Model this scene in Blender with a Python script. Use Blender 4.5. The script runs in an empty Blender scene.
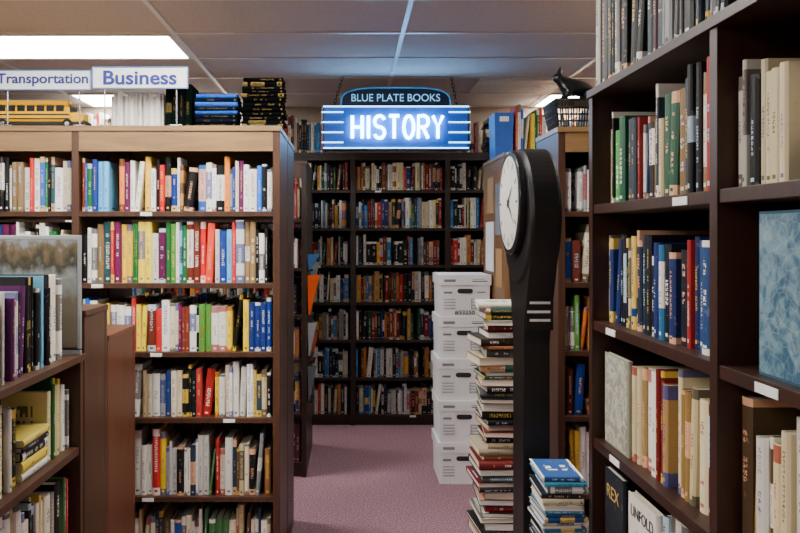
import bpy, random, math
from mathutils import Vector, Matrix, Euler
random.seed(31)
scene = bpy.context.scene
COL = scene.collection
X,Y,Z = Vector((1,0,0)),Vector((0,1,0)),Vector((0,0,1))

def lin(h):
    h=h.lstrip('#'); o=[]
    for i in (0,2,4):
        c=int(h[i:i+2],16)/255
        o.append(c/12.92 if c<=0.04045 else ((c+0.055)/1.055)**2.4)
    return tuple(o)

# ---------------------------------------------------------------- materials
def newmat(name):
    m=bpy.data.materials.new(name); m.use_nodes=True
    nt=m.node_tree; b=nt.nodes['Principled BSDF']
    return m,nt,b
def N(nt,t,**k):
    n=nt.nodes.new(t)
    for a,v in k.items(): setattr(n,a,v)
    return n
def plain(name,col,rough=0.5,metal=0.0,noise=0.06,scale=30,emis=None,es=0,coat=0,spec=None):
    m,nt,b=newmat(name)
    if isinstance(col,str): col=lin(col)
    tc=N(nt,'ShaderNodeTexCoord'); no=N(nt,'ShaderNodeTexNoise'); no.inputs['Scale'].default_value=scale
    nt.links.new(tc.outputs['Object'],no.inputs['Vector'])
    mx=N(nt,'ShaderNodeMix',data_type='RGBA')
    mx.inputs[6].default_value=(*[c*(1-noise*2) for c in col],1)
    mx.inputs[7].default_value=(*[min(1,c*(1+noise*2)) for c in col],1)
    nt.links.new(no.outputs['Fac'],mx.inputs[0]); nt.links.new(mx.outputs[2],b.inputs['Base Color'])
    b.inputs['Roughness'].default_value=rough; b.inputs['Metallic'].default_value=metal
    b.inputs['Coat Weight'].default_value=coat
    if spec is not None: b.inputs['Specular IOR Level'].default_value=spec
    if emis:
        b.inputs['Emission Color'].default_value=(*emis,1); b.inputs['Emission Strength'].default_value=es
    return m
def wood(name,c1,c2,rough=0.45,stretch=(14,14,1.2),scale=3.0):
    m,nt,b=newmat(name)
    tc=N(nt,'ShaderNodeTexCoord'); mp=N(nt,'ShaderNodeMapping'); mp.inputs['Scale'].default_value=stretch
    no=N(nt,'ShaderNodeTexNoise'); no.inputs['Scale'].default_value=scale; no.inputs['Detail'].default_value=6; no.inputs['Distortion'].default_value=0.6
    nt.links.new(tc.outputs['Object'],mp.inputs['Vector']); nt.links.new(mp.outputs[0],no.inputs['Vector'])
    r=N(nt,'ShaderNodeValToRGB'); r.color_ramp.elements[0].position=0.3; r.color_ramp.elements[1].position=0.7
    r.color_ramp.elements[0].color=(*lin(c1),1); r.color_ramp.elements[1].color=(*lin(c2),1)
    nt.links.new(no.outputs['Fac'],r.inputs['Fac']); nt.links.new(r.outputs['Color'],b.inputs['Base Color'])
    bp=N(nt,'ShaderNodeBump'); bp.inputs['Strength'].default_value=0.08; bp.inputs['Distance'].default_value=0.002
    nt.links.new(no.outputs['Fac'],bp.inputs['Height']); nt.links.new(bp.outputs[0],b.inputs['Normal'])
    b.inputs['Roughness'].default_value=rough
    return m

W_TAN = wood('wood_tan','#7a5f3e','#967448',stretch=(1.2,14,14))
W_TANV= wood('wood_tan_panel','#6f5030','#86603c')
W_MID = wood('wood_mid','#3a2215','#4e301d')
W_DARK= wood('wood_dark','#22130b','#301b10')
W_RED = wood('wood_red','#241009','#36190f',0.45)
W_END = wood('wood_end','#56301c','#683c25')
LABEL = plain('label_white','#e8e8e6',0.6)
BLACK = plain('black_paint','#040405',0.42)
BLACKM= plain('black_matte','#0c0d10',0.6)
WHITE = plain('white_card','#dcdee2',0.6)
INKP  = plain('ink_print','#202228',0.6)
GREYI = plain('grey_print','#7e8288',0.6)
CHROME= plain('metal','#b0b0b0',0.25,1.0)

def book_mat(name='book_covers',spec=.3):
    m,nt,b=newmat(name); L=nt.links
    def M(op,a,c=None,d=None):
        n=N(nt,'ShaderNodeMath',operation=op)
        for i,v in enumerate((a,c,d)):
            if v is None: continue
            if hasattr(v,'is_output'): L.new(v,n.inputs[i])
            else: n.inputs[i].default_value=v
        return n.outputs[0]
    def comb(a,c,d=0.0):
        n=N(nt,'ShaderNodeCombineXYZ')
        for i,v in enumerate((a,c,d)):
            if hasattr(v,'is_output'): L.new(v,n.inputs[i])
            else: n.inputs[i].default_value=v
        return n.outputs[0]
    def WN(vec):
        n=N(nt,'ShaderNodeTexWhiteNoise',noise_dimensions='3D'); L.new(vec,n.inputs['Vector']); return n.outputs['Value']
    uv=N(nt,'ShaderNodeUVMap',uv_map='UVMap'); s=N(nt,'ShaderNodeSeparateXYZ'); L.new(uv.outputs[0],s.inputs[0])
    x,y=s.outputs[0],s.outputs[1]
    col=N(nt,'ShaderNodeAttribute',attribute_name='Col'); ink=N(nt,'ShaderNodeAttribute',attribute_name='Ink')
    prm=N(nt,'ShaderNodeAttribute',attribute_name='Prm'); sp=N(nt,'ShaderNodeSeparateXYZ'); L.new(prm.outputs['Vector'],sp.inputs[0])
    seed,flag,asp=sp.outputs[0],sp.outputs[1],sp.outputs[2]
    sd=M('FLOOR',M('MULTIPLY',seed,913.0))
    h1=WN(comb(sd,1.0)); h2=WN(comb(sd,2.0)); h3=WN(comb(sd,3.0)); h4=WN(comb(sd,4.0)); h5=WN(comb(sd,5.0)); h6=WN(comb(sd,6.0))
    yc=M('FLOOR',M('MULTIPLY',M('MULTIPLY',y,asp),13.0)); xc=M('FLOOR',M('MULTIPLY',x,17.0))
    cell=M('GREATER_THAN',WN(comb(xc,yc,sd)),0.45)
    gap=M('LESS_THAN',M('MODULO',yc,4.0),2.5)
    word=M('GREATER_THAN',WN(comb(M('FLOOR',M('DIVIDE',yc,8.0)),77.0,sd)),0.25)
    t0=M('MULTIPLY_ADD',h1,0.25,0.2); t1=M('MULTIPLY_ADD',h2,-0.35,0.93)
    zy=M('MULTIPLY',M('GREATER_THAN',y,t0),M('LESS_THAN',y,t1))
    zx=M('LESS_THAN',M('ABSOLUTE',M('SUBTRACT',x,0.5)),M('MULTIPLY_ADD',h6,0.14,0.10))
    txt=M('MULTIPLY',M('MULTIPLY',cell,gap),M('MULTIPLY',word,M('MULTIPLY',zx,zy)))
    band=M('MULTIPLY',M('GREATER_THAN',h3,0.7),M('GREATER_THAN',M('ABSOLUTE',M('SUBTRACT',y,0.5)),M('MULTIPLY_ADD',h4,0.12,0.34)))
    panel=M('MULTIPLY',M('GREATER_THAN',h5,0.86),zy)
    logo=M('MULTIPLY',M('MULTIPLY',M('GREATER_THAN',y,0.05),M('LESS_THAN',y,0.085)),M('LESS_THAN',M('ABSOLUTE',M('SUBTRACT',x,0.5)),0.2))
    bg=M('MAXIMUM',band,panel)
    mask=M('ABSOLUTE',M('SUBTRACT',bg,M('MAXIMUM',txt,logo)))
    mask=M('MULTIPLY',M('MULTIPLY',mask,flag),0.8)
    mx=N(nt,'ShaderNodeMix',data_type='RGBA'); L.new(mask,mx.inputs[0]); L.new(col.outputs['Color'],mx.inputs[6]); L.new(ink.outputs['Color'],mx.inputs[7])
    # worn, slightly faded patches
    tc=N(nt,'ShaderNodeTexCoord'); wn=N(nt,'ShaderNodeTexNoise'); wn.inputs['Scale'].default_value=45; wn.inputs['Detail'].default_value=4
    L.new(tc.outputs['Object'],wn.inputs['Vector'])
    wf=M('MULTIPLY',M('GREATER_THAN',wn.outputs['Fac'],0.66),0.16)
    mw=N(nt,'ShaderNodeMix',data_type='RGBA'); L.new(wf,mw.inputs[0]); L.new(mx.outputs[2],mw.inputs[6]); mw.inputs[7].default_value=(.42,.38,.32,1)
    L.new(mw.outputs[2] if spec>0 else mx.outputs[2],b.inputs['Base Color'])
    b.inputs['Roughness'].default_value=0.55; b.inputs['Specular IOR Level'].default_value=spec
    return m
BOOK=book_mat(); BOOKD=book_mat('book_covers_cloth',0.0)

# ---------------------------------------------------------------- mesh builder
class MB:
    def __init__(s): s.v=[];s.f=[];s.m=[];s.c=[];s.i=[];s.p=[];s.uv=[]
    def face(s,pts,mat=0,col=(1,1,1),ink=(0,0,0),prm=(0,0,1),uv=None):
        n=len(s.v); s.v+= [tuple(p) for p in pts]; s.f.append(tuple(range(n,n+len(pts))))
        s.m.append(mat); s.c.append(col); s.i.append(ink); s.p.append(prm); s.uv.append(uv or [(0,0)]*len(pts))
    def idx(s,base,ids,mat=0,col=(1,1,1),ink=(0,0,0),prm=(0,0,1),uv=None):
        s.f.append(tuple(base+k for k in ids)); s.m.append(mat); s.c.append(col); s.i.append(ink); s.p.append(prm)
        s.uv.append(uv or [(0,0)]*len(ids))
    def box(s,F,a0,a1,b0,b1,h0,h1,mat=0,col=(1,1,1)):
        b=len(s.v)
        for h in (h0,h1):
            for (a,d) in ((a0,b0),(a1,b0),(a1,b1),(a0,b1)): s.v.append(tuple(F(a,d,h)))
        for q in ((3,2,1,0),(4,5,6,7),(0,1,5,4),(1,2,6,5),(2,3,7,6),(3,0,4,7)): s.idx(b,q,mat,col)
    def taper(s,F,a0,a1,b0,b1,h0,h1,t,mat=0):
        b=len(s.v)
        for h,e in ((h0,t),(h1,0)):
            for (a,d) in ((a0+e,b0+e),(a1-e,b0+e),(a1-e,b1-e),(a0+e,b1-e)): s.v.append(tuple(F(a,d,h)))
        for q in ((3,2,1,0),(4,5,6,7),(0,1,5,4),(1,2,6,5),(2,3,7,6),(3,0,4,7)): s.idx(b,q,mat)
    def prism(s,F,prof,h0,h1,mat=0,axis='h'):
        b=len(s.v); n=len(prof)
        for h in (h0,h1):
            for (a,d) in prof:
                s.v.append(tuple(F(a,d,h) if axis=='h' else F(a,h,d)))
        s.idx(b,list(range(n))[::-1],mat); s.idx(b,list(range(n,2*n)),mat)
        for i in range(n):
            j=(i+1)%n; s.idx(b,(i,j,n+j,n+i),mat)
    def book(s,o,eu,ev,ez,w,d,h,col,ink,seed=None,flag=1):
        if seed is None: seed=random.random()
        r=min(0.006,w*0.25); t=min(0.0022,w*0.12); pg=(0.66,0.60,0.48) if random.random()<.6 else (0.74,0.71,0.64)
        P=[(0,d),(0,r),(w*.2,r*.3),(w*.5,0),(w*.8,r*.3),(w,r),(w,d),(w-t,d),(w-t,r+t),(t,r+t),(t,d)]
        b=len(s.v); n=len(P)
        for z in (0,h):
            for (u,v) in P: s.v.append(tuple(o+eu*u+ev*v+ez*z))
        for i in range(10):
            j=i+1
            if 1<=i<=4:
                u0,u1=P[i][0]/w,P[j][0]/w
                s.idx(b,(i,j,n+j,n+i),0,col,ink,(seed,flag,h/w),[(u0,0),(u1,0),(u1,1),(u0,1)])
            elif i in (0,5):
                s.idx(b,(i,j,n+j,n+i),0,col,ink,(seed,flag,h/d*1.0),[(0,0),(1,0),(1,1),(0,1)])
            else: s.idx(b,(i,j,n+j,n+i),0,col)
        s.idx(b,(10,0,n,n+10),0,col)
        for k,off in ((1,n),(0,0)):
            for q in ((0,1,9,10),(1,2,3,4,5,8,9),(5,6,7,8)):
                qq=[x+off for x in q]
                if not k: qq=qq[::-1]
                s.idx(b,qq,0,col)
        b=len(s.v); e=0.003
        for z in (e,h-e):
            for (u,v) in ((t,r+t),(w-t,r+t),(w-t,d-e),(t,d-e)): s.v.append(tuple(o+eu*u+ev*v+ez*z))
        for q in ((3,2,1,0),(4,5,6,7),(2,3,7,6)): s.idx(b,q,0,pg)
    def make(s,name,mats,attrs=False,bevel=0,parent=None,smooth=False):
        me=bpy.data.meshes.new(name); me.from_pydata(s.v,[],s.f)
        for m in mats: me.materials.append(m)
        me.polygons.foreach_set('material_index',s.m)
        if attrs:
            uv=me.uv_layers.new(name='UVMap'); flat=[]
            for u in s.uv:
                for a in u: flat+=[a[0],a[1]]
            uv.data.foreach_set('uv',flat)
            for nm,src in (('Col',s.c),('Ink',s.i),('Prm',s.p)):
                ca=me.attributes.new(nm,'FLOAT_VECTOR','FACE'); ca.data.foreach_set('vector',[x for c in src for x in c[:3]])
        me.update()
        ob=bpy.data.objects.new(name,me); COL.objects.link(ob)
        if bevel:
            md=ob.modifiers.new('bevel','BEVEL'); md.width=bevel; md.segments=2; md.limit_method='ANGLE'
        if parent: ob.parent=parent
        return ob

class Frame:
    def __init__(s,o,ex,ey): s.o=Vector(o); s.ex=ex; s.ey=ey; s.ez=Z
    def __call__(s,a,b,h): return s.o+s.ex*a+s.ey*b+s.ez*h
def front(x,y,z=0): return Frame((x,y,z),X,Y)
def rear(x,y,z=0): return Frame((x,y,z),-X,-Y)
def faceL(x,y,z=0): return Frame((x,y,z),-Y,X)
def faceR(x,y,z=0): return Frame((x,y,z),Y,-X)
WF=front(0,0)

# ---------------------------------------------------------------- palettes
def pal(s):
    out=[]
    for t in s.split():
        c,w=t.split(':'); out.append((lin(c),float(w)))
    return out
P_MIX=pal('f4f1e6:17 e8dcb8:8 fafaf6:8 0b0c10:15 1a1b24:4 0c3a9a:7 0a6ad8:6 5ab4ee:3 d80c18:10 ec3410:4 f88000:4 ffcc00:6 0a7834:4 58aa30:2 7a2c18:5 9a7a48:4 6a1450:2 9aa0a6:4 e09a48:3 12606a:2')
P_WHITE=pal('f0ede3:20 e4d9be:14 f6f6f2:8 cfba8a:8 121318:11 144a9a:4 c01c1c:4 f0c820:3 7c5030:5 3c7040:4 8f959a:4 2a3c54:4 d0701a:1')
P_BACK=pal('121317:15 202438:8 ebe7dc:13 d8cba0:8 8c1412:8 c82a18:6 103c88:7 2a80c0:5 7c4420:6 10603a:5 dca430:4 8a8f94:5 c07830:5 4a2c3c:2')
P_DARK=pal('101218:14 0c2c6a:6 1040a0:4 a01218:6 d8c898:6 f0ece0:5 0c5438:5 8a642c:5 303e4a:5 d03810:2 3a8a3a:2 e8c030:1')
P_TAN=pal('d6c698:12 e4d6ae:9 b08a48:5 e8e4d8:7 5a4020:5 101c38:4 8a1410:3 20546c:2 0c0e14:3')
P_BLUE=pal('0c2a6c:7 0c4888:4 080f20:13 1c3048:7 186a98:2 d6c9a0:5 0c0e14:6 a8161a:1')
P_LOW1=pal('101016:8 5a1c5c:4 e0104c:5 f2efe6:5 0c2c8c:3 5cb8e4:2 0c0c10:5 e6dccc:3')
P_LOW2=pal('ffe000:10 f5ecae:5 0c0d11:8 106a2c:2 f0eee6:5 8a8f6a:2')
def pick(p):
    t=random.random()*sum(w for _,w in p)
    for c,w in p:
        t-=w
        if t<=0:
            k=random.uniform(0.66,1.12); l=.3*c[0]+.6*c[1]+.1*c[2]; q=random.uniform(0,.2)
            return tuple(min(0.88,(x*(1-q)+l*q)*k) for x in c)
    return p[0][0]
INKL=[lin('#f4f1e6'),lin('#f4f1e6'),lin('#e8c64a'),lin('#e9b08a'),lin('#bcd8ea')]
INKD=[lin('#16171b'),lin('#16171b'),lin('#a01418'),lin('#10388a'),lin('#3b2a1c')]
def inkfor(c):
    l=0.2*c[0]+0.7*c[1]+0.1*c[2]
    return random.choice(INKL if l<0.22 else INKD)

def lay_stack(mb,F,a,b,h,L,D,n=None,top=None,palette=P_MIX,jit=0.01,tmin=0.012,tmax=0.035,flip=0):
    k=0
    while (n is None or k<n) and (top is None or h<top):
        t=random.uniform(tmin,tmax); l=L*random.uniform(0.88,1); d=D*random.uniform(0.88,1)
        an=random.uniform(-1,1)*jit*6
        ex=(F.ex*math.cos(an)+F.ey*math.sin(an)); ey=(F.ey*math.cos(an)-F.ex*math.sin(an))
        c=pick(palette)
        da=random.uniform(-jit,jit); jb=random.uniform(0,jit)
        if random.random()<flip:
            o=F(a+(L-l)/2+da,b+jb,h)+ey*d
            mb.book(o,Z,-ey,ex,t,d,l,c,inkfor(c))
        else:
            o=F(a+(L+l)/2+da,b+jb,h)
            mb.book(o,Z,ey,-ex,t,d,l,c,inkfor(c))
        h+=t; k+=1
    return h

def fill(mb,F,a0,a1,h,clear,palette=P_MIX,b0=0.02,hmin=0.19,hmax=0.25,wmin=0.012,wmax=0.042,gap=0.02,stack=0.02,depth=0.16,series=0.10,lean=0.05):
    a=a0+random.uniform(0,0.006); hmax=min(hmax,clear-0.012); last=None; base=random.uniform(hmin,hmax)
    while True:
        q=random.random()
        if q<gap and a<a1-0.12:
            a+=random.uniform(0.01,0.05); continue
        if q<gap+stack and a<a1-0.3:
            L=random.uniform(0.19,0.23); n=random.randint(3,6)
            lay_stack(mb,F,a,b0,h,L,0.15,n=n,palette=palette,jit=0.004,tmin=0.015,tmax=0.032,top=h+clear-0.05); a+=L+0.01; continue
        if last and random.random()<series:
            w,ht,d,c,ik=last
        else:
            w=random.uniform(wmin,wmax)*random.choice((0.65,0.85,1)); 
            ht=min(hmax,max(hmin,random.gauss(base,0.02))) if random.random()<.7 else random.uniform(hmin,hmax)
            if random.random()<0.15: base=random.uniform(hmin,hmax)
            d=random.uniform(depth*0.85,depth*1.1); c=pick(palette); ik=inkfor(c)
        if a+w>a1-0.004: break
        th=0
        if random.random()<lean and a+w+0.05<a1: th=random.uniform(0.04,0.14)
        ez=Z*math.cos(th)+F.ex*math.sin(th); eu=F.ex*math.cos(th)-Z*math.sin(th)
        jb=random.uniform(0,0.018)
        o=F(a,b0+jb,h+w*math.sin(th))
        mb.book(o,eu,F.ey,ez,w,d,ht*(0.98 if th else 1),c,ik)
        a+=w*math.cos(th)+ht*math.sin(th)+0.0006
        last=(w,ht,d,c,ik)

def bookcase(name,F,ups,shelves,top,depth,mats,ut=0.03,st=0.022,fascia=0,back=False,labels=1,lh=0.016,lw=0.05,base=True):
    mb=MB()
    for a in ups: mb.box(F,a-ut/2,a+ut/2,0,depth,0,top-0.022,0)
    mb.box(F,ups[0]-ut/2-.004,ups[-1]+ut/2+.004,-0.006,depth,top-0.022,top,2)
    for i in range(len(ups)-1):
        a0,a1=ups[i]+ut/2,ups[i+1]-ut/2
        if fascia: mb.box(F,a0,a1,0.0,0.018,top-0.022-fascia,top-0.022,2)
        for h in shelves:
            mb.box(F,a0,a1,0.004,depth-0.004,h-st,h,0)
            if labels and random.random()<labels:
                c=random.uniform(a0+lw,a1-lw*1.5)
                mb.box(F,c,c+lw,0.0015,0.004,h-st+0.002,h-st+0.002+lh,1)
        if base: mb.box(F,a0,a1,0.02,0.035,0,min(shelves)-st,0)
    if back: mb.box(F,ups[0],ups[-1],depth-0.006,depth,0.02,top-0.022,0)
    return mb.make(name,mats,bevel=0.0015)

# ---------------------------------------------------------------- room
XL,XR,YB,YF,CH=-4.0,3.2,6.7,-1.6,2.58
def slab(name,p,mat):
    mb=MB(); mb.box(WF,*p,0); return mb.make(name,[mat])
def carpet():
    m,nt,b=newmat('carpet'); L=nt.links
    tc=N(nt,'ShaderNodeTexCoord'); n1=N(nt,'ShaderNodeTexNoise'); n1.inputs['Scale'].default_value=110; n1.inputs['Detail'].default_value=3
    n2=N(nt,'ShaderNodeTexNoise'); n2.inputs['Scale'].default_value=1.6
    L.new(tc.outputs['Object'],n1.inputs['Vector']); L.new(tc.outputs['Object'],n2.inputs['Vector'])
    r=N(nt,'ShaderNodeValToRGB'); r.color_ramp.elements[0].position=.35; r.color_ramp.elements[1].position=.65
    r.color_ramp.elements[0].color=(*lin('#72505c'),1); r.color_ramp.elements[1].color=(*lin('#bc929e'),1)
    L.new(n1.outputs['Fac'],r.inputs['Fac'])
    mx=N(nt,'ShaderNodeMix',data_type='RGBA',blend_type='MULTIPLY'); mx.inputs[0].default_value=.25
    L.new(r.outputs['Color'],mx.inputs[6]); L.new(n2.outputs['Fac'],mx.inputs[7]); L.new(mx.outputs[2],b.inputs['Base Color'])
    bp=N(nt,'ShaderNodeBump'); bp.inputs['Strength'].default_value=.5; bp.inputs['Distance'].default_value=.004
    L.new(n1.outputs['Fac'],bp.inputs['Height']); L.new(bp.outputs[0],b.inputs['Normal']); b.inputs['Roughness'].default_value=.95
    return m
WALLM=plain('wall_paint','#a89a8c',0.8)
CEILM=plain('ceiling_tile','#c4c2c8',0.9,noise=0.12,scale=120)
slab('floor',(XL,XR,YF,YB,-0.05,0),carpet())
slab('ceiling',(XL,XR,YF,YB,CH,CH+0.05),CEILM)
slab('wall_back',(XL,XR,YB,YB+.1,0,CH),WALLM); slab('wall_front',(XL,XR,YF-.1,YF,0,CH),WALLM)
slab('wall_left',(XL-.1,XL,YF,YB,0,CH),WALLM); slab('wall_right',(XR,XR+.1,YF,YB,0,CH),WALLM)
GRIDM=plain('grid_metal','#d8dce0',0.3)
mb=MB(); gx=[0.28+1.22*k for k in range(-3,3)]; gy=[4.26+0.61*k for k in range(-9,5)]
for g in gx:
    if XL<g<XR: mb.box(WF,g-.012,g+.012,YF,YB,CH-.008,CH,0)
for g in gy:
    if YF<g<YB: mb.box(WF,XL,XR,g-.012,g+.012,CH-.007,CH,0)
mb.make('trim_1',[GRIDM])
LAMP=plain('lamp_diffuser',(1,1,1),.5,emis=(1.0,0.955,0.885),es=30)
for (lx,ly) in ((-2.16,4.26),(-2.16,6.07),(1.5,6.07),(1.5,3.04),(-2.16,1.82),(-0.94,2.43),(-2.16,-0.01)):  # nearer panels are out of view; the aisle one is added to brighten shelves
    mb=MB()
    for (a0,a1,b0,b1) in ((lx+.012,lx+1.208,ly+.012,ly+.035),(lx+.012,lx+1.208,ly+.575,ly+.598),(lx+.012,lx+.035,ly+.035,ly+.575),(lx+1.185,lx+1.208,ly+.035,ly+.575)):
        mb.box(WF,a0,a1,b0,b1,CH-.014,CH-.001,0)
    mb.box(WF,lx+.035,lx+1.185,ly+.035,ly+.575,CH-.009,CH-.003,1)
    mb.make('fluorescent_and_fill_light',[GRIDM,LAMP])
mb=MB()
mb.box(WF,.9,1.5,5.5,5.53,CH-.02,CH-.001,0); mb.box(WF,.9,1.5,6.0,6.03,CH-.02,CH-.001,0)
for k in range(7): mb.box(WF,0.89,1.5,5.55+k*.063,5.58+k*.063,CH-.018,CH-.004,0)
mb.make('ceiling_air_vent',[GRIDM])

# ---------------------------------------------------------------- back bookcases
HB=[0.083,0.374,0.673,0.97,1.264,1.555,1.854]
F=front(0,6.3)
ups=[-2.96,-2.21,-1.47,-.726,.024,.77,1.52,2.27,3.02]
bookcase('tall_bookcase',F,ups,HB,2.15,.36,[W_DARK,LABEL,W_DARK],ut=.04,fascia=.04,back=True,labels=.7)
mb=MB()
for i in range(len(ups)-1):
    for h in HB: fill(mb,F,ups[i]+.022,ups[i+1]-.022,h,.27 if h<1.8 else .23,P_BACK,hmax=.24,hmin=.18,stack=.01)
mb.make('shelved_books',[BOOK],attrs=True)
mb=MB()
fill(mb,F,-1.0,-.19,2.15,.36,P_BACK,hmin=.24,hmax=.32,b0=.03,gap=0)
fill(mb,F,.86,1.05,2.15,.3,P_WHITE,hmin=.2,hmax=.28,b0=.03,gap=0); lay_stack(mb,F,1.07,.03,2.15,.26,.2,top=2.4,palette=P_BLUE)
fill(mb,F,1.36,2.6,2.15,.36,P_MIX,hmin=.24,hmax=.32,b0=.03,gap=0)
fill(mb,F,-2.8,-1.05,2.15,.36,P_WHITE,hmin=.24,hmax=.32,b0=.03,gap=0)
mb.make('books_on_bookcase_top',[BOOK],attrs=True)

# ---------------------------------------------------------------- left bookcases
HL=[.09,.395,.728,1.006,1.297,1.6]
def clearof(H,h,top,fas): 
    i=H.index(h); return (H[i+1]-.024-h) if i+1<len(H) else top-.022-fas-h
F=front(0,3.37); upsL=[-2.86,-2.005,-1.158,-.31]
bookcase('bookcase',F,upsL,HL,1.96,.4,[W_MID,LABEL,W_TAN],fascia=.085,labels=1)
mb=MB()
for i in range(3):
    for h in HL:
        p=P_MIX if h>.8 else P_WHITE
        cl=clearof(HL,h,1.96,.085)
        fill(mb,F,upsL[i]+.016,upsL[i+1]-.016,h,cl,p,hmin=.195 if cl>.27 else .18,hmax=cl-.02,stack=0,gap=.005,wmax=.038,lean=.05 if h>.8 else .12)
mb.make('shelved_books',[BOOK],attrs=True)
F=rear(0,4.2); upsR=[.31,1.158,2.005,2.86]
bookcase('bookcase',F,upsR,HL,1.96,.4,[W_MID,LABEL,W_TAN],fascia=.085,labels=1)
mb=MB()
for i in range(3):
    for h in HL:
        cl=clearof(HL,h,1.96,.085); fill(mb,F,upsR[i]+.016,upsR[i+1]-.016,h,cl,P_MIX,hmin=.17,hmax=min(.20,cl-.03),stack=0,gap=.02)
mb.make('shelved_books',[BOOK],attrs=True)
F=front(0,4.95); ups2=[-2.8,-1.96,-1.12,-.285]
bookcase('bookcase',F,ups2,HL,1.96,.8,[W_DARK,LABEL,W_MID],fascia=.085,back=False)
mb=MB()
for i in range(3):
    for h in HL:
        cl=clearof(HL,h,1.96,.085); fill(mb,F,ups2[i]+.016,ups2[i+1]-.016,h,cl,P_BACK,hmin=.17,hmax=min(.23,cl-.03))
mb.make('shelved_books',[BOOK],attrs=True)

# ---------------------------------------------------------------- right bookcases (beyond clock)
F=front(0,3.4); u=[.9,1.75,2.6]
bookcase('bookcase',F,u,HL,1.96,.4,[W_MID,LABEL,W_TAN],fascia=.085,back=True)
mb=MB()
for i in range(2):
    for h in HL:
        cl=clearof(HL,h,1.96,.085); fill(mb,F,u[i]+.016,u[i+1]-.016,h,cl,P_MIX,hmin=.18,hmax=cl-.02)
mb.make('shelved_books',[BOOK],attrs=True)
F=front(0,4.45); u=[.875,1.75,2.6]
bookcase('bookcase',F,u,HL,1.96,.7,[W_TANV,LABEL,W_TAN],fascia=.085)
mb=MB()
for i in range(2):
    for h in HL:
        cl=clearof(HL,h,1.96,.085); fill(mb,F,u[i]+.016,u[i+1]-.016,h,cl,P_MIX,hmin=.18,hmax=cl-.02)
mb.make('shelved_books',[BOOK],attrs=True)
mb=MB(); F=front(0,4.8)
fill(mb,F,.995,1.9,1.96,.4,P_MIX,hmin=.26,hmax=.33,gap=0,depth=.2)
mb.make('books_on_bookcase_top',[BOOK],attrs=True)
mb=MB(); F=front(.868,4.8,1.96)
BBX=plain('blue_box_card','#1255b4',.5)
mb.taper(F,.002,.112,.002,.198,0,.215,.003,0); mb.box(F,0,.114,0,.2,.20,.275,0); mb.box(F,.03,.085,-.0008,.001,.222,.252,1)
mb.make('blue_storage_box',[BBX,LABEL],bevel=.0015)

# ---------------------------------------------------------------- face-out covers material
def cover_pattern(name,c1,c2,c3,scale,rough=.5,lt_=.03,lo=.44,hi=.56,amt=.4):
    m,nt,b=newmat(name); L=nt.links
    tc=N(nt,'ShaderNodeTexCoord'); v=N(nt,'ShaderNodeTexVoronoi',feature='DISTANCE_TO_EDGE'); v.inputs['Scale'].default_value=scale
    n=N(nt,'ShaderNodeTexNoise'); n.inputs['Scale'].default_value=scale*.45; n.inputs['Detail'].default_value=6; n.inputs['Distortion'].default_value=2.0
    L.new(tc.outputs['Object'],n.inputs['Vector'])
    L.new(tc.outputs['Object'],v.inputs['Vector'])
    r=N(nt,'ShaderNodeValToRGB'); r.color_ramp.elements[0].position=lo; r.color_ramp.elements[1].position=hi
    r.color_ramp.elements[0].color=(*lin(c1),1); r.color_ramp.elements[1].color=(*lin(c2),1)
    L.new(n.outputs['Fac'],r.inputs['Fac'])
    lt=N(nt,'ShaderNodeMath',operation='LESS_THAN'); L.new(v.outputs['Distance'],lt.inputs[0]); lt.inputs[1].default_value=lt_
    m3=N(nt,'ShaderNodeMath',operation='MULTIPLY'); L.new(lt.outputs[0],m3.inputs[0]); m3.inputs[1].default_value=amt
    mx=N(nt,'ShaderNodeMix',data_type='RGBA'); L.new(m3.outputs[0],mx.inputs[0]); L.new(r.outputs['Color'],mx.inputs[6]); mx.inputs[7].default_value=(*lin(c3),1)
    L.new(mx.outputs[2],b.inputs['Base Color']); b.inputs['Roughness'].default_value=rough
    return m
COV_BLUE=cover_pattern('cover_blue','#2f5a74','#6d8e9c','#a8bcc2',40,lo=.38,hi=.6,amt=.25)
COV_MAP=cover_pattern('cover_map','#8c8e80','#bcbaa8','#50544a',52)

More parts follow.
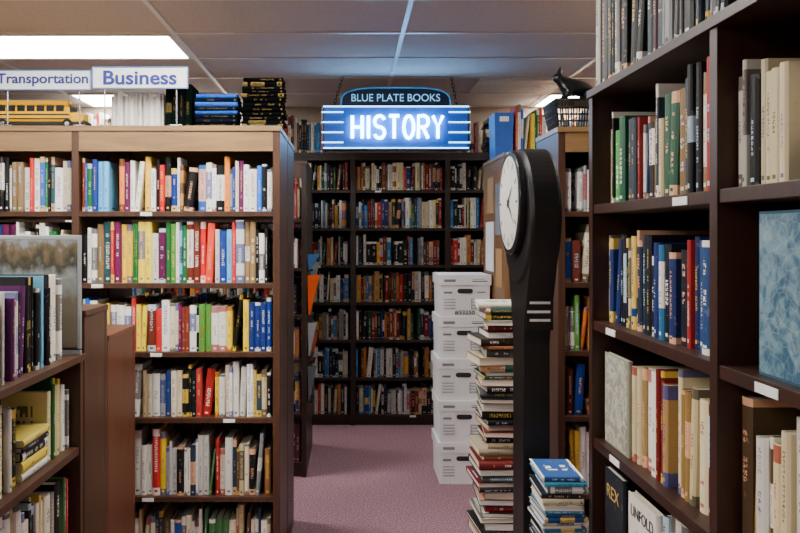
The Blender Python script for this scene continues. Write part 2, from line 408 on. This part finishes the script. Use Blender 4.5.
# ---------------------------------------------------------------- right near bookcase (faces -X)
HR=[.06,.28,.60,.922,1.256,1.586]
F=faceL(.69,2.31); u=[.015,.79,1.565,2.34]
bookcase('dark_bookcase',F,u,HR,1.915,.32,[W_RED,LABEL,W_RED],ut=.032,st=.026,back=True,labels=1,lw=.075,lh=.018)
mb=MB(); fo=[]
def faceout(a1_,h,w,d,ht,c,ink,mat=None,b=.03):
    mb.book(F(a1_,b,h),F.ey,-F.ex,Z,w,d,ht,c,ink,flag=0)
    if mat: fo.append((a1_-d+.004,a1_-.012,b-.0012,b-.0002,h+.005,h+ht-.005,mat))
rp={1.586:P_DARK,1.256:P_BLUE,.922:P_TAN,.60:P_WHITE,.28:P_MIX,.06:P_MIX}
titles=[]
for i in range(3):
    for h in HR:
        cl=(HR[HR.index(h)+1]-.026-h) if h<1.58 else 1.893-h
        if cl<.25: continue
        a0=u[i]+.017; a1=u[i+1]-.017
        kw=dict(hmin=.19,hmax=cl-.03,gap=.04,wmax=.05,b0=.03,stack=0,depth=.2,lean=.12)
        if i==0 and h==.922:
            faceout(a0+.21,h,.012,.19,.25,lin('#8f917f'),lin('#8a9088'),COV_MAP)
            fill(mb,F,a0+.215,a1,h,cl,P_TAN,**kw); continue
        if i==1 and h==1.256:
            fill(mb,F,a0,a0+.07,h,cl,P_DARK,**{**kw,'b0':.11})
            faceout(a0+.26,h,.02,.165,.285,lin('#2a5068'),lin('#6fb0cc'),COV_BLUE)
            fill(mb,F,a0+.27,a1,h,cl,P_DARK,**kw); continue
        if i==0 and h==.60:
            faceout(a0+.17,h,.015,.15,.25,lin('#20242c'),lin('#c9b27a')); titles.append(('REX',2.31-(a0+.09),.79,.10,.035,'#b89a5a'))
            faceout(a0+.40,h,.02,.19,.24,lin('#d8d4c8'),lin('#1b1b1f')); titles.append(('UNFOLD',2.31-(a0+.305),.80,.15,.028,'#2a3038')); titles.append(('A NOVEL',2.31-(a0+.305),.75,.08,.012,'#7a2a20'))
            fill(mb,F,a0+.41,a1,h,cl,P_WHITE,**kw); continue
        p=rp[h] if i==0 else (P_TAN if h>1.5 or h<1 else P_DARK)
        fill(mb,F,a0,a1,h,cl,p,**kw)
mb.make('shelved_books',[BOOK],attrs=True)
mb=MB()
for q in fo: mb.box(F,*q[:6],0 if q[6] is COV_BLUE else 1)
foc=mb.make('face_out_book_covers',[COV_BLUE,COV_MAP])
mb=MB()
P_TOP=pal('8a8c8e:4 b0aea8:3 1a1c20:10 2b3d4c:4 5a1d22:2 4a4c4e:5')
fill(mb,F,.0,2.3,1.915,.5,P_TOP,hmin=.26,hmax=.34,gap=0,wmax=.055,b0=.015,stack=0,depth=.22)
mb.make('books_on_bookcase_top',[BOOK],attrs=True)

# ---------------------------------------------------------------- left near low bookcase (faces +X)
HN=[.2,.5,.81]
F=faceR(-.878,.9); u=[.015,.86,1.72]
bookcase('low_bookcase',F,u,HN,1.11,.3,[W_MID,LABEL,W_MID],st=.024,back=True)
mb=MB()
for i in range(2):
    for h in HN: fill(mb,F,u[i]+.016,u[i+1]-.016,h,.27,P_LOW2 if h>.7 else P_WHITE,hmin=.19,hmax=.25,b0=.03)
mb.make('shelved_books',[BOOK],attrs=True)
mb=MB(); fill(mb,F,.02,1.65,1.11,.5,P_LOW1,hmin=.21,hmax=.27,b0=.02,gap=0,lean=.14,stack=0)
mb.make('books_on_bookcase_top',[BOOK],attrs=True)
def cabinet(name,y0,y1,top,m):
    mb=MB(); x0,x1=-1.25,-.878
    mb.box(WF,x0,x1,y0,y0+.025,0,top-.02,0); mb.box(WF,x0,x1,y1-.025,y1,0,top-.02,0)
    mb.box(WF,x0,x1-.001,y0+.025,y1-.025,.02,top-.02,0); mb.box(WF,x0-.004,x1+.004,y0,y1,top-.02,top,0)
    mb.box(WF,x0,x1-.02,y0+.025,y1-.025,0,.02,0)
    return mb.make(name,[m],bevel=.002)
cabinet('wooden_cabinet',2.645,2.895,1.25,W_MID)
cabinet('wooden_cabinet',2.90,3.27,1.135,W_END)

# ---------------------------------------------------------------- generic part helpers
def empty(name,loc=(0,0,0)):
    e=bpy.data.objects.new(name,None); e.location=loc; COL.objects.link(e); return e
def setpar(ob,par):
    ob.parent=par; ob.matrix_parent_inverse=Matrix.Translation(-Vector(par.location)); return ob
def pbox(par,name,c,s,mat,bev=0.002,rot=None):
    mb=MB(); mb.box(WF,c[0]-s[0]/2,c[0]+s[0]/2,c[1]-s[1]/2,c[1]+s[1]/2,c[2]-s[2]/2,c[2]+s[2]/2,0)
    ob=mb.make(name,[mat],bevel=bev); 
    return setpar(ob,par)
def cylmesh(mb,p0,p1,r,n=24,mat=0,r2=None):
    p0,p1=Vector(p0),Vector(p1); d=(p1-p0).normalized(); t=Vector((0,0,1)) if abs(d.z)<.9 else X
    e1=d.cross(t).normalized(); e2=d.cross(e1); b=len(mb.v); r2=r if r2 is None else r2
    for p,rr in ((p0,r),(p1,r2)):
        for k in range(n):
            a=2*math.pi*k/n; mb.v.append(tuple(p+e1*math.cos(a)*rr+e2*math.sin(a)*rr))
    mb.idx(b,list(range(n))[::-1],mat); mb.idx(b,list(range(n,2*n)),mat)
    for k in range(n): mb.idx(b,(k,(k+1)%n,n+(k+1)%n,n+k),mat)
def pcyl(par,name,p0,p1,r,mat,n=28,bev=0.001):
    mb=MB(); cylmesh(mb,p0,p1,r,n); return setpar(mb.make(name,[mat],bevel=bev),par)
def pcurve(par,name,polys,r,mat,cyc=False):
    cu=bpy.data.curves.new(name,'CURVE'); cu.dimensions='3D'; cu.bevel_depth=r; cu.bevel_resolution=3; cu.use_fill_caps=True
    for pts in polys:
        closed=False
        if pts[0]==pts[-1] and len(pts)>2: pts=pts[:-1]; closed=True
        sp=cu.splines.new('POLY'); sp.points.add(len(pts)-1)
        for i,p in enumerate(pts): sp.points[i].co=(*p,1)
        sp.use_cyclic_u=closed
    tmp=bpy.data.objects.new(name,cu); COL.objects.link(tmp); bpy.context.view_layer.update()
    me=bpy.data.meshes.new_from_object(tmp.evaluated_get(bpy.context.evaluated_depsgraph_get()))
    bpy.data.objects.remove(tmp); me.materials.clear(); me.materials.append(mat)
    for p in me.polygons: p.use_smooth=True
    ob=bpy.data.objects.new(name,me); COL.objects.link(ob); return setpar(ob,par)
def ptext(par,name,s,c,width,height,mat,rot=(math.pi/2,0,0),ext=.001,bold=0):
    cu=bpy.data.curves.new(name,'FONT'); cu.body=s; cu.align_x='CENTER'; cu.align_y='CENTER'; cu.extrude=ext; cu.offset=bold
    tmp=bpy.data.objects.new(name,cu); COL.objects.link(tmp); bpy.context.view_layer.update()
    me=bpy.data.meshes.new_from_object(tmp.evaluated_get(bpy.context.evaluated_depsgraph_get()))
    bpy.data.objects.remove(tmp)
    xs=[v.co.x for v in me.vertices]; ys=[v.co.y for v in me.vertices]
    cx,cy=(max(xs)+min(xs))/2,(max(ys)+min(ys))/2; sx=width/(max(xs)-min(xs)); sy=height/(max(ys)-min(ys))
    for v in me.vertices: v.co.x=(v.co.x-cx)*sx; v.co.y=(v.co.y-cy)*sy
    me.materials.clear(); me.materials.append(mat)
    me.transform(Matrix.Translation(Vector(c))@Euler(rot).to_matrix().to_4x4())
    ob=bpy.data.objects.new(name,me); COL.objects.link(ob)
    return setpar(ob,par)
for i,(s_,y_,z_,w_,h_,c_) in enumerate(titles):
    ptext(foc,'cover_title_%d'%i,s_,(.7188,y_,z_),w_,h_,plain('title_ink_%d'%i,c_,.5),rot=(math.pi/2,0,-math.pi/2),ext=.0004)

# ---------------------------------------------------------------- neon sign
SY=5.4; e=empty('neon_sign',(.31,SY,2.25))
NAVY=plain('sign_blue',(0.002,0.08,0.36),0.5); NAVYD=plain('sign_navy','#071530',0.4); CY=plain('sign_cyan','#4fb4e8',0.4)
NEON=plain('neon_tube',(.6,.8,1),.3,emis=(.22,.66,1.0),es=24); NEONB=plain('neon_blue',(.2,.5,1),.3,emis=(.30,.68,1.0),es=5)
cx=.31; h0,h1=2.074,2.378
pbox(e,'sign_body',(cx,SY+.06,(h0+h1)/2),(1.0,.11,h1-h0),NAVYD,.006)
pbox(e,'sign_face',(cx,SY+.003,(h0+h1)/2),(.97,.006,h1-h0-.02),NAVY,.001)
prof=[(cx-.37,h1)]
for k in range(13):
    a=math.pi-math.pi*k/12; prof.append((cx+.30*math.copysign(abs(math.cos(a))**.5,math.cos(a))*1.22,h1+.045+.075*math.sin(a)))
prof.append((cx+.37,h1))
mb=MB(); mb.prism(WF,prof[::-1],SY+.02,SY+.10,0,axis='b'); setpar(mb.make('sign_crown',[NAVYD],bevel=.003),e)
pcurve(e,'crown_trim',[[(p[0],SY+.016,p[1]) for p in prof]],.005,CY)
ptext(e,'crown_lettering','BLUE PLATE BOOKS',(cx,SY+.015,h1+.052),.60,.05,plain('crown_txt','#8fd0f0',.4,emis=(.3,.7,1),es=.6),ext=.003)
rails=[]
for k in range(4):
    hh=h0+.05+k*.068
    rails.append([(cx-.50,SY-.012,hh),(cx-.355,SY-.012,hh)]); rails.append([(cx+.355,SY-.012,hh),(cx+.50,SY-.012,hh)])
rails.append([(cx-.49,SY-.012,h0+.012),(cx+.49,SY-.012,h0+.012)]); rails.append([(cx-.49,SY-.012,h1-.012),(cx+.49,SY-.012,h1-.012)])
pcurve(e,'neon_rails',rails,.0045,NEONB)
lw,lh,gp=.066,.150,.032
def arc(cx_,cy_,rx,ry,a0,a1,n=10): return [(cx_+rx*math.cos(math.radians(a0+(a1-a0)*k/n)),cy_+ry*math.sin(math.radians(a0+(a1-a0)*k/n))) for k in range(n+1)]
G={'H':[[(0,0),(0,1)],[(1,0),(1,1)],[(0,.5),(1,.5)]],'I':[[(.5,0),(.5,1)]],
 'S':[arc(.5,.75,.5,.25,20,90)+arc(.5,.75,.5,.25,90,270)[1:]+arc(.5,.25,.5,.25,90,-90)[1:]+arc(.5,.25,.5,.25,-90,-160)[1:]],
 'T':[[(0,1),(1,1)],[(.5,0),(.5,1)]],'O':[arc(.5,.5,.5,.5,0,360,20)],
 'R':[[(0,0),(0,1)]+[(.5,1)]+arc(.55,.75,.45,.25,90,-90)+[(0,.5)],[(.45,.5),(1,0)]],'Y':[[(0,1),(.5,.5),(1,1)],[(.5,.5),(.5,0)]]}
polys=[]; 
widths={'I':.3}; tot=sum(lw*widths.get(c,1) for c in 'HISTORY')+6*gp; a=cx-tot/2+.01
for ch in 'HISTORY':
    w_=lw*widths.get(ch,1)
    for st in G[ch]:
        pts=[(a+p[0]*w_,SY-.024,2.226-lh/2+p[1]*lh) for p in st]
        if ch=='O': pts[-1]=pts[0]
        polys.append(pts)
    a+=w_+gp
pcurve(e,'neon_lettering',polys,.0105,NEON)
def chain(par,name,p0,p1,mat):
    mb=MB(); p0,p1=Vector(p0),Vector(p1); L=(p1-p0).length; n=max(2,int(L/.024)); d=(p1-p0)/n
    for k in range(n):
        c=p0+d*(k+.5); s=X if k%2 else Y; pts=[c+d.normalized()*.016*math.cos(t)+s*.009*math.sin(t) for t in [2*math.pi*j/10 for j in range(10)]]
        for j in range(10): cylmesh(mb,pts[j],pts[(j+1)%10],.0026,6)
    return setpar(mb.make(name,[mat]),par)
CH_D=plain('chain_metal','#3a3c40',.4,.6)
chain(e,'chain_left',(cx-.42,SY+.06,h1),(cx-.36,SY+.06,CH),CH_D); chain(e,'chain_right',(cx+.42,SY+.06,h1),(cx+.38,SY+.06,CH),CH_D)

# ---------------------------------------------------------------- category signs
BLUEI=plain('blue_ink','#0c2880',.6); BORD=plain('sign_border','#3b7fc4',.5)
def catsign(txt,x0,x1,z0,z1,tw,th,bold):
    y=3.38; c=((x0+x1)/2,y,(z0+z1)/2); e=empty('category_sign',c)
    pbox(e,'panel',c,(x1-x0,.008,z1-z0),LABEL,.002)
    t=.004
    for nm,cc,ss in (('edge_top',(c[0],y-.005,z1-t/2),(x1-x0,.003,t)),('edge_bottom',(c[0],y-.005,z0+t/2),(x1-x0,.003,t)),('edge_left',(x0+t/2,y-.005,c[2]),(t,.003,z1-z0-2*t)),('edge_right',(x1-t/2,y-.005,c[2]),(t,.003,z1-z0-2*t))):
        pbox(e,nm,cc,ss,BORD,0)
    ptext(e,'lettering',txt,(c[0],y-.006,c[2]),tw,th,BLUEI,bold=bold)
    for i,xx in enumerate((x0+.05,x1-.05)): 
        pcyl(e,'post_%d'%i,(xx,y+.008,1.963),(xx,y+.008,z0+.03),.0035,CHROME,12)
        pbox(e,'foot_%d'%i,(xx,y+.004,1.963),(.05,.024,.006),CHROME,.001)
catsign('Business',-1.088,-.684,2.118,2.210,.31,.060,.025)
catsign('Transportation',-1.50,-1.094,2.112,2.196,.385,.056,.02)

# ---------------------------------------------------------------- school bus
YEL=plain('bus_yellow',(.80,.42,.003),.55,noise=.02,spec=.15); GLS=plain('bus_glass','#0c0e12',.4,spec=.2); RUB=plain('tyre','#111111',.8)
bx,by,bz=-1.36,3.50,1.96; e=empty('toy_school_bus',(bx,by,bz))
pbox(e,'body',(bx-.03,by,bz+.062),(.36,.1,.066),YEL,.008); pbox(e,'roof',(bx-.03,by,bz+.110),(.355,.094,.030),YEL,.012)
pbox(e,'hood',(bx+.175,by,bz+.05),(.06,.085,.045),YEL,.01); pbox(e,'chassis',(bx,by,bz+.024),(.39,.08,.014),BLACKM,.002)
pbox(e,'bumper_front',(bx+.209,by,bz+.028),(.012,.095,.014),BLACKM,.002); pbox(e,'windscreen',(bx+.149,by,bz+.085),(.006,.085,.03),GLS,.001)
for k in range(8): pbox(e,'window_pane_%d'%k,(bx-.185+k*.042,by-.049,bz+.087),(.034,.006,.026),GLS,.002)
for k,hh in enumerate((.042,.060)): pbox(e,'rub_rail_%d'%k,(bx-.03,by-.051,bz+hh),(.36,.004,.005),BLACKM,0)
for k,wx in enumerate((-.14,.14)):
    for j,sg in enumerate((-1,1)):
        pcyl(e,'wheel_%d%d'%(k,j),(bx+wx,by+sg*.052,bz+.0205),(bx+wx,by+sg*.03,bz+.0205),.0205,RUB); pcyl(e,'hub_%d%d'%(k,j),(bx+wx,by+sg*.055,bz+.0205),(bx+wx,by+sg*.05,bz+.0205),.01,CHROME)

F=front(0,3.41)
P_BK=pal('060709:9 080c10:4 06161c:2'); P_PAP=pal('e2e1dc:8 d0cfca:4 f2f1ee:4'); P_GR=pal('08120f:5 0a0c0e:3'); P_NB=pal('090d1a:5 0a50b0:2 07080b:6')
def gold(mb,c='#6a5830'): 
    g=lin(c); mb.i=[g if i!=(0,0,0) else i for i in mb.i]
    mb.p=[(p[0],p[1]*.8,p[2]) for p in mb.p]
    mb.c=[(.05,.042,.03) if c_[0]>.5 else c_ for c_ in mb.c]
mb=MB(); fill(mb,F,-.795,-.665,1.96,.5,P_GR,hmin=.185,hmax=.19,wmin=.03,wmax=.035,gap=0,stack=0,lean=0); gold(mb); mb.make('upright_reference_books',[BOOKD],attrs=True)
mb=MB(); lay_stack(mb,F,-.668,0,1.96,.19,.15,top=2.09,palette=P_NB,jit=.003,tmin=.016,tmax=.024); gold(mb); mb.make('book_stack',[BOOKD],attrs=True)
mb=MB(); lay_stack(mb,F,-.467,0,1.96,.19,.15,top=2.165,palette=P_BK,jit=.003,tmin=.014,tmax=.022); gold(mb); mb.make('book_stack',[BOOKD],attrs=True)
mb=MB(); fill(mb,F,-1.04,-.80,1.96,.5,P_PAP,hmin=.14,hmax=.16,wmin=.006,wmax=.012,gap=0,stack=0,b0=.05,lean=0); mb.i=[(.5,.5,.5) for _ in mb.i]; mb.make('pamphlet_row',[BOOK],attrs=True)

# ---------------------------------------------------------------- landscape print on low bookcase
def printmat():
    m,nt,b=newmat('landscape_print'); L=nt.links
    tc=N(nt,'ShaderNodeTexCoord'); s=N(nt,'ShaderNodeSeparateXYZ'); L.new(tc.outputs['Generated'],s.inputs[0])
    cb=N(nt,'ShaderNodeCombineXYZ'); L.new(s.outputs[0],cb.inputs[0]); L.new(s.outputs[2],cb.inputs[2])
    no=N(nt,'ShaderNodeTexNoise'); no.inputs['Scale'].default_value=7; no.inputs['Detail'].default_value=7; L.new(cb.outputs[0],no.inputs['Vector'])
    ma=N(nt,'ShaderNodeMath',operation='MULTIPLY_ADD'); L.new(no.outputs['Fac'],ma.inputs[0]); ma.inputs[1].default_value=.55; L.new(s.outputs[2],ma.inputs[2])
    m2=N(nt,'ShaderNodeMath',operation='SUBTRACT'); L.new(ma.outputs[0],m2.inputs[0]); m2.inputs[1].default_value=.42
    r=N(nt,'ShaderNodeValToRGB'); r.color_ramp.elements[0].position=.3; r.color_ramp.elements[0].color=(*lin('#6d6454'),1)
    r.color_ramp.elements[1].position=1.0; r.color_ramp.elements[1].color=(*lin('#8d959a'),1)
    for p_,c_ in ((.5,'#7c8486'),(.64,'#3c3c32'),(.78,'#6a5e4a'),(.86,'#7f8890')):
        el=r.color_ramp.elements.new(p_); el.color=(*lin(c_),1)
    L.new(m2.outputs[0],r.inputs['Fac']); L.new(r.outputs['Color'],b.inputs['Base Color']); b.inputs['Roughness'].default_value=.2
    return m
e=empty('framed_landscape_print',(-1.02,2.6,1.11))
PR=printmat()
FRW=plain('frame_grey','#8f9496',.3)
pbox(e,'print',(-1.01,2.594,1.31),(.25,.004,.35),PR,0)
for nm,c,s in (('frame_top',(-1.01,2.6,1.492),(.274,.012,.014)),('frame_bottom',(-1.01,2.6,1.118),(.274,.012,.016)),('frame_left',(-1.141,2.6,1.31),(.012,.012,.36)),('frame_right',(-.879,2.6,1.31),(.012,.012,.36))):
    pbox(e,nm,c,s,FRW,.002)
pbox(e,'backing',(-1.01,2.602,1.31),(.25,.006,.35),WHITE,0)

# ---------------------------------------------------------------- storage boxes
CARD=plain('box_card','#eceef2',.65,noise=.02)
bh=.252
for k in range(5):
    mb=MB(); dx=random.uniform(-.006,.006); fy=4.8+random.uniform(-.005,.005); F=front(.53+dx,fy,k*bh)
    mb.taper(F,.008,.307,.008,.374,0,bh-.06,.004,0)
    mb.box(F,0,.315,0,.38,bh-.062,bh-.0005,0)
    pr=[]
    for j in range(9):
        a=math.pi/2+math.pi*j/8; pr.append((.125+.014*math.cos(a),.155+.014*math.sin(a)))
    for j in range(9):
        a=-math.pi/2+math.pi*j/8; pr.append((.19+.014*math.cos(a),.155+.014*math.sin(a)))
    mb.prism(F,pr,.004,.010,2,axis='b')
    for j in range(4): mb.box(F,.03,.10,.006,.0115,.05+j*.018,.0535+j*.018,3)
    for j in range(4): mb.box(F,.20,.285,.006,.0115,.05+j*.018,.0535+j*.018,3)
    for q in ((.195,.199,.045,.11),(.285,.289,.045,.11)): mb.box(F,q[0],q[1],.006,.0115,q[2],q[3],3)
    mb.box(F,.03,.08,.006,.0115,.14,.152,3); mb.box(F,.23,.28,.006,.0115,.145,.152,3)
    mb.box(F,.03,.10,-.002,.002,bh-.042,bh-.026,1); mb.box(F,.20,.29,-.002,.002,bh-.040,bh-.035,2); mb.box(F,.20,.27,-.002,.002,bh-.028,bh-.025,3)
    ob=mb.make('storage_box',[CARD,GREYI,INKP,GREYI],bevel=.001)
    if k==4: ptext(ob,'box_number','#33250',(.53+dx+.155,fy+.006,k*bh+.026),.12,.026,INKP,ext=.002)

# ---------------------------------------------------------------- clock
e=empty('pedestal_clock',(.6,2.6,0)); cy,cz,R=2.6,1.5+(235-217)/308,.22
pcyl(e,'clock_drum',(.538,cy,cz),(.635,cy,cz),R,BLACK,64,.012)
mb=MB(); F=Frame((0,cy,0),Y,-X)
prof=[(-.08,0),(.08,0),(.08,1.16),(.115,1.27),(.185,1.44),(-.185,1.44),(-.115,1.27),(-.08,1.16)]
mb.prism(F,prof[::-1],-.630,-.546,0,axis='b'); 
setpar(mb.make('pedestal',[BLACK],bevel=.004),e)
pbox(e,'plinth',(.588,cy,.06),(.13,.22,.12),BLACK,.006)
FACE=plain('clock_face','#c4c4c0',.4,noise=.02); RIM=plain('clock_rim','#1a1b1e',.25)
fr=.155; fz=1.5+(235-203)/308
pcyl(e,'face_bezel',(.538,cy,fz),(.516,cy,fz),fr+.014,RIM,64,.004); pcyl(e,'face_dial',(.517,cy,fz),(.5145,cy,fz),fr-.004,FACE,64,0)
mb=MB()
for k in range(60):
    a=2*math.pi*k/60; big=k%5==0; L=.026 if big else .008; wd=.004 if big else .001
    c=Vector((.5135,cy+math.sin(a)*(fr-.014-L/2),fz+math.cos(a)*(fr-.014-L/2))); d=Vector((0,math.sin(a),math.cos(a))); s=Vector((0,math.cos(a),-math.sin(a)))
    mb.face([c-d*L/2-s*wd,c-d*L/2+s*wd,c+d*L/2+s*wd,c+d*L/2-s*wd],0)
def hand(a,L,wd):
    d=Vector((0,math.sin(a),math.cos(a))); s=Vector((0,math.cos(a),-math.sin(a))); c=Vector((.512,cy,fz))
    mb.face([c-d*.02-s*wd,c-d*.02+s*wd,c+d*L+s*wd*.4,c+d*L-s*wd*.4],0)
hand(-.9,.08,.006); hand(-2.2,.115,.0045)
setpar(mb.make('dial_marks_and_hands',[INKP]),e)
pbox(e,'label_plate',(.588,2.478,1.285),(.083,.004,.16),BLACK,0)
pbox(e,'label_bracket',(.588,2.502,1.21),(.05,.046,.01),BLACK,0)
for k,(dx,z) in enumerate(((-.004,1.351),(.002,1.336),(-.004,1.316),(.0,1.290),(-.004,1.262),(.0,1.236))):
    pbox(e,'sticker_%d'%k,(.588+dx,2.4755,z),(.072-.008*(k%2),.001,.008),LABEL,0)

# ---------------------------------------------------------------- floor book stacks
P_ST=pal('d8d2c4:5 b8a884:5 0f1014:12 7a1414:5 123064:4 14503a:4 8a4e20:4 4a4f54:4 2a1c12:4')
mb=MB(); F=front(0,3.0)
lay_stack(mb,F,.49,0,0,.185,.25,top=.62,palette=P_ST,jit=.014,tmin=.012,tmax=.034,flip=.4)
mb.make('floor_book_stack',[BOOK],attrs=True)
top=max(v[2] for v in mb.v)
mb=MB(); lay_stack(mb,F,.50,0.01,top,.155,.22,top=1.235,palette=P_ST,jit=.018,tmin=.012,tmax=.034,flip=.4); mb.make('floor_book_stack',[BOOK],attrs=True)
mb=MB(); F=front(0,2.265)
lay_stack(mb,F,.548,0,0,.122,.19,top=.80,palette=pal('0a78a8:4 d8dad8:5 0c4484:3 0a1828:4 3c94b8:3 c8bd98:4 78a0b0:2'),jit=.007,tmin=.008,tmax=.022,flip=.15); mb.make('magazine_stack',[BOOK],attrs=True)

# ---------------------------------------------------------------- wire basket and cat sculpture on right bookcase top
BLKT=plain('sculpture_black','#08090a',.35)
by0,by1,bx0,bx1,bz0,bz1=3.44,3.66,.885,1.115,1.96,2.085
e=empty('wire_basket',(1.0,3.55,1.96)); polys=[]
def rect(z,g): return [(bx0+g,by0+g,z),(bx1-g,by0+g,z),(bx1-g,by1-g,z),(bx0+g,by1-g,z),(bx0+g,by0+g,z)]
for t in (0,.25,.5,.75,1): polys.append(rect(bz0+.004+(bz1-bz0-.008)*t,.02*(1-t)))
for k in range(10):
    f=k/9
    for yy in (0,1):
        y1=by1 if yy else by0; y0=y1+(-.02 if yy else .02)
        polys.append([(bx0+.02+(bx1-bx0-.04)*f,y0,bz0+.004),(bx0+(bx1-bx0)*f,y1,bz1-.004)])
        x1=bx1 if yy else bx0; x0=x1+(-.02 if yy else .02)
        polys.append([(x0,by0+.02+(by1-by0-.04)*f,bz0+.004),(x1,by0+(by1-by0)*f,bz1-.004)])
pcurve(e,'wires',polys,.0035,BLKT)
pbox(e,'tray_lid',((bx0+bx1)/2,(by0+by1)/2,bz1+.002),(bx1-bx0,by1-by0,.006),BLKT,.002)
yc=3.55; zb=bz1+.005
V=[(1.065,yc,zb+.054,.040),(1.02,yc,zb+.066,.041),(.97,yc,zb+.062,.038),(.94,yc,zb+.087,.025),(.922,yc,zb+.112,.029),(.898,yc,zb+.102,.014)]
E=[(0,1),(1,2),(2,3),(3,4),(4,5)]
def limb(root,pts):
    p=root
    for q in pts:
        V.append(q); E.append((p,len(V)-1)); p=len(V)-1
for s in (-1,1):
    limb(2,[(.965,yc+s*.03,zb+.04,.016),(.95,yc+s*.032,zb+.018,.010),(.925,yc+s*.032,zb+.008,.009)])
    limb(0,[(1.055,yc+s*.034,zb+.04,.024),(1.035,yc+s*.04,zb+.022,.016),(1.062,yc+s*.04,zb+.01,.009),(1.03,yc+s*.04,zb+.008,.009)])
limb(0,[(1.095,yc,zb+.035,.01),(1.105,yc-.03,zb+.015,.007),(1.09,yc-.065,zb+.008,.006),(1.05,yc-.075,zb+.008,.005)])
me=bpy.data.meshes.new('cat_sculpture'); me.from_pydata([v[:3] for v in V],E,[]); 
cat=bpy.data.objects.new('cat_sculpture',me); COL.objects.link(cat)
sk=cat.modifiers.new('skin','SKIN'); 
for i,v in enumerate(V): me.skin_vertices[0].data[i].radius=(v[3],v[3])
me.skin_vertices[0].data[0].use_root=True
sb=cat.modifiers.new('sub','SUBSURF'); sb.levels=2; sb.render_levels=2
bpy.context.view_layer.update()
me2=bpy.data.meshes.new_from_object(cat.evaluated_get(bpy.context.evaluated_depsgraph_get()))
bpy.data.objects.remove(cat); me2.name='cat_sculpture'; me2.materials.clear(); me2.materials.append(BLKT)
for p in me2.polygons: p.use_smooth=True
cat=bpy.data.objects.new('cat_sculpture',me2); COL.objects.link(cat)
for i,s in enumerate((-1,1)):
    mb=MB(); cylmesh(mb,(.93,yc+s*.014,zb+.125),(.935,yc+s*.018,zb+.158),.011,10,r2=.001); setpar(mb.make('ear_%d'%i,[BLKT]),cat)

# ---------------------------------------------------------------- leaflets & notices on end panels
cols=['#2f6fae','#f06010','#9aa0a4','#5f6468','#b03a26','#8f9aa0']
k=0
e=empty('brochure_rack',(-.27,5.2,1.0))
for (y0,z0,z1) in ((5.0,1.28,1.38),(5.0,1.0,1.25),(5.02,.74,.95),(5.0,.46,.68),(5.3,.66,.86),(5.32,1.1,1.32)):
    mb=MB(); x0=-.266; g=.055 if k<2 else .035
    mb.face([(x0+.012,y0,z0),(x0+.012,y0+.2,z0),(x0+g+.02,y0+.2,z1),(x0+g+.02,y0,z1)],0); mb.face([(x0+.006,y0+.2,z0),(x0+.006,y0,z0),(x0+g,y0,z1),(x0+g,y0+.2,z1)],0)
    mb.face([(x0+.006,y0,z0),(x0+.012,y0,z0),(x0+g+.02,y0,z1),(x0+.0,y0,z1)],0)
    mb.box(WF,x0,x0+.03,y0-.004,y0+.204,z0-.008,z0,1)
    setpar(mb.make('brochure_pocket_%d'%k,[plain('brochure_%d'%k,cols[k],.5),BLACKM]),e); k+=1
e=empty('notice_sheets',(.858,4.8,1.5))
for i,(y0,y1,z0,z1,m) in enumerate(((4.5,4.72,1.5,1.8,GREYI),(4.78,5.05,1.28,1.58,LABEL),(4.78,5.0,1.63,1.85,plain('kraft','#a57a4c',.7)),(4.52,4.7,1.2,1.42,plain('kraft2','#b48a58',.7)))):
    pbox(e,'sheet_%d'%i,(.8583,(y0+y1)/2,(z0+z1)/2),(.002,y1-y0,z1-z0),m,0)

# ---------------------------------------------------------------- world, camera
w=bpy.data.worlds.new('World'); scene.world=w; w.use_nodes=True; w.node_tree.nodes['Background'].inputs[0].default_value=(.02,.025,.03,1)
cam=bpy.data.cameras.new('camera'); co=bpy.data.objects.new('camera',cam); COL.objects.link(co)
co.location=(0,0,1.5); co.rotation_euler=(math.pi/2,0,0); cam.lens=36; cam.sensor_width=36; cam.shift_x=50/800; cam.shift_y=-31.5/800; cam.clip_start=.05
scene.camera=co
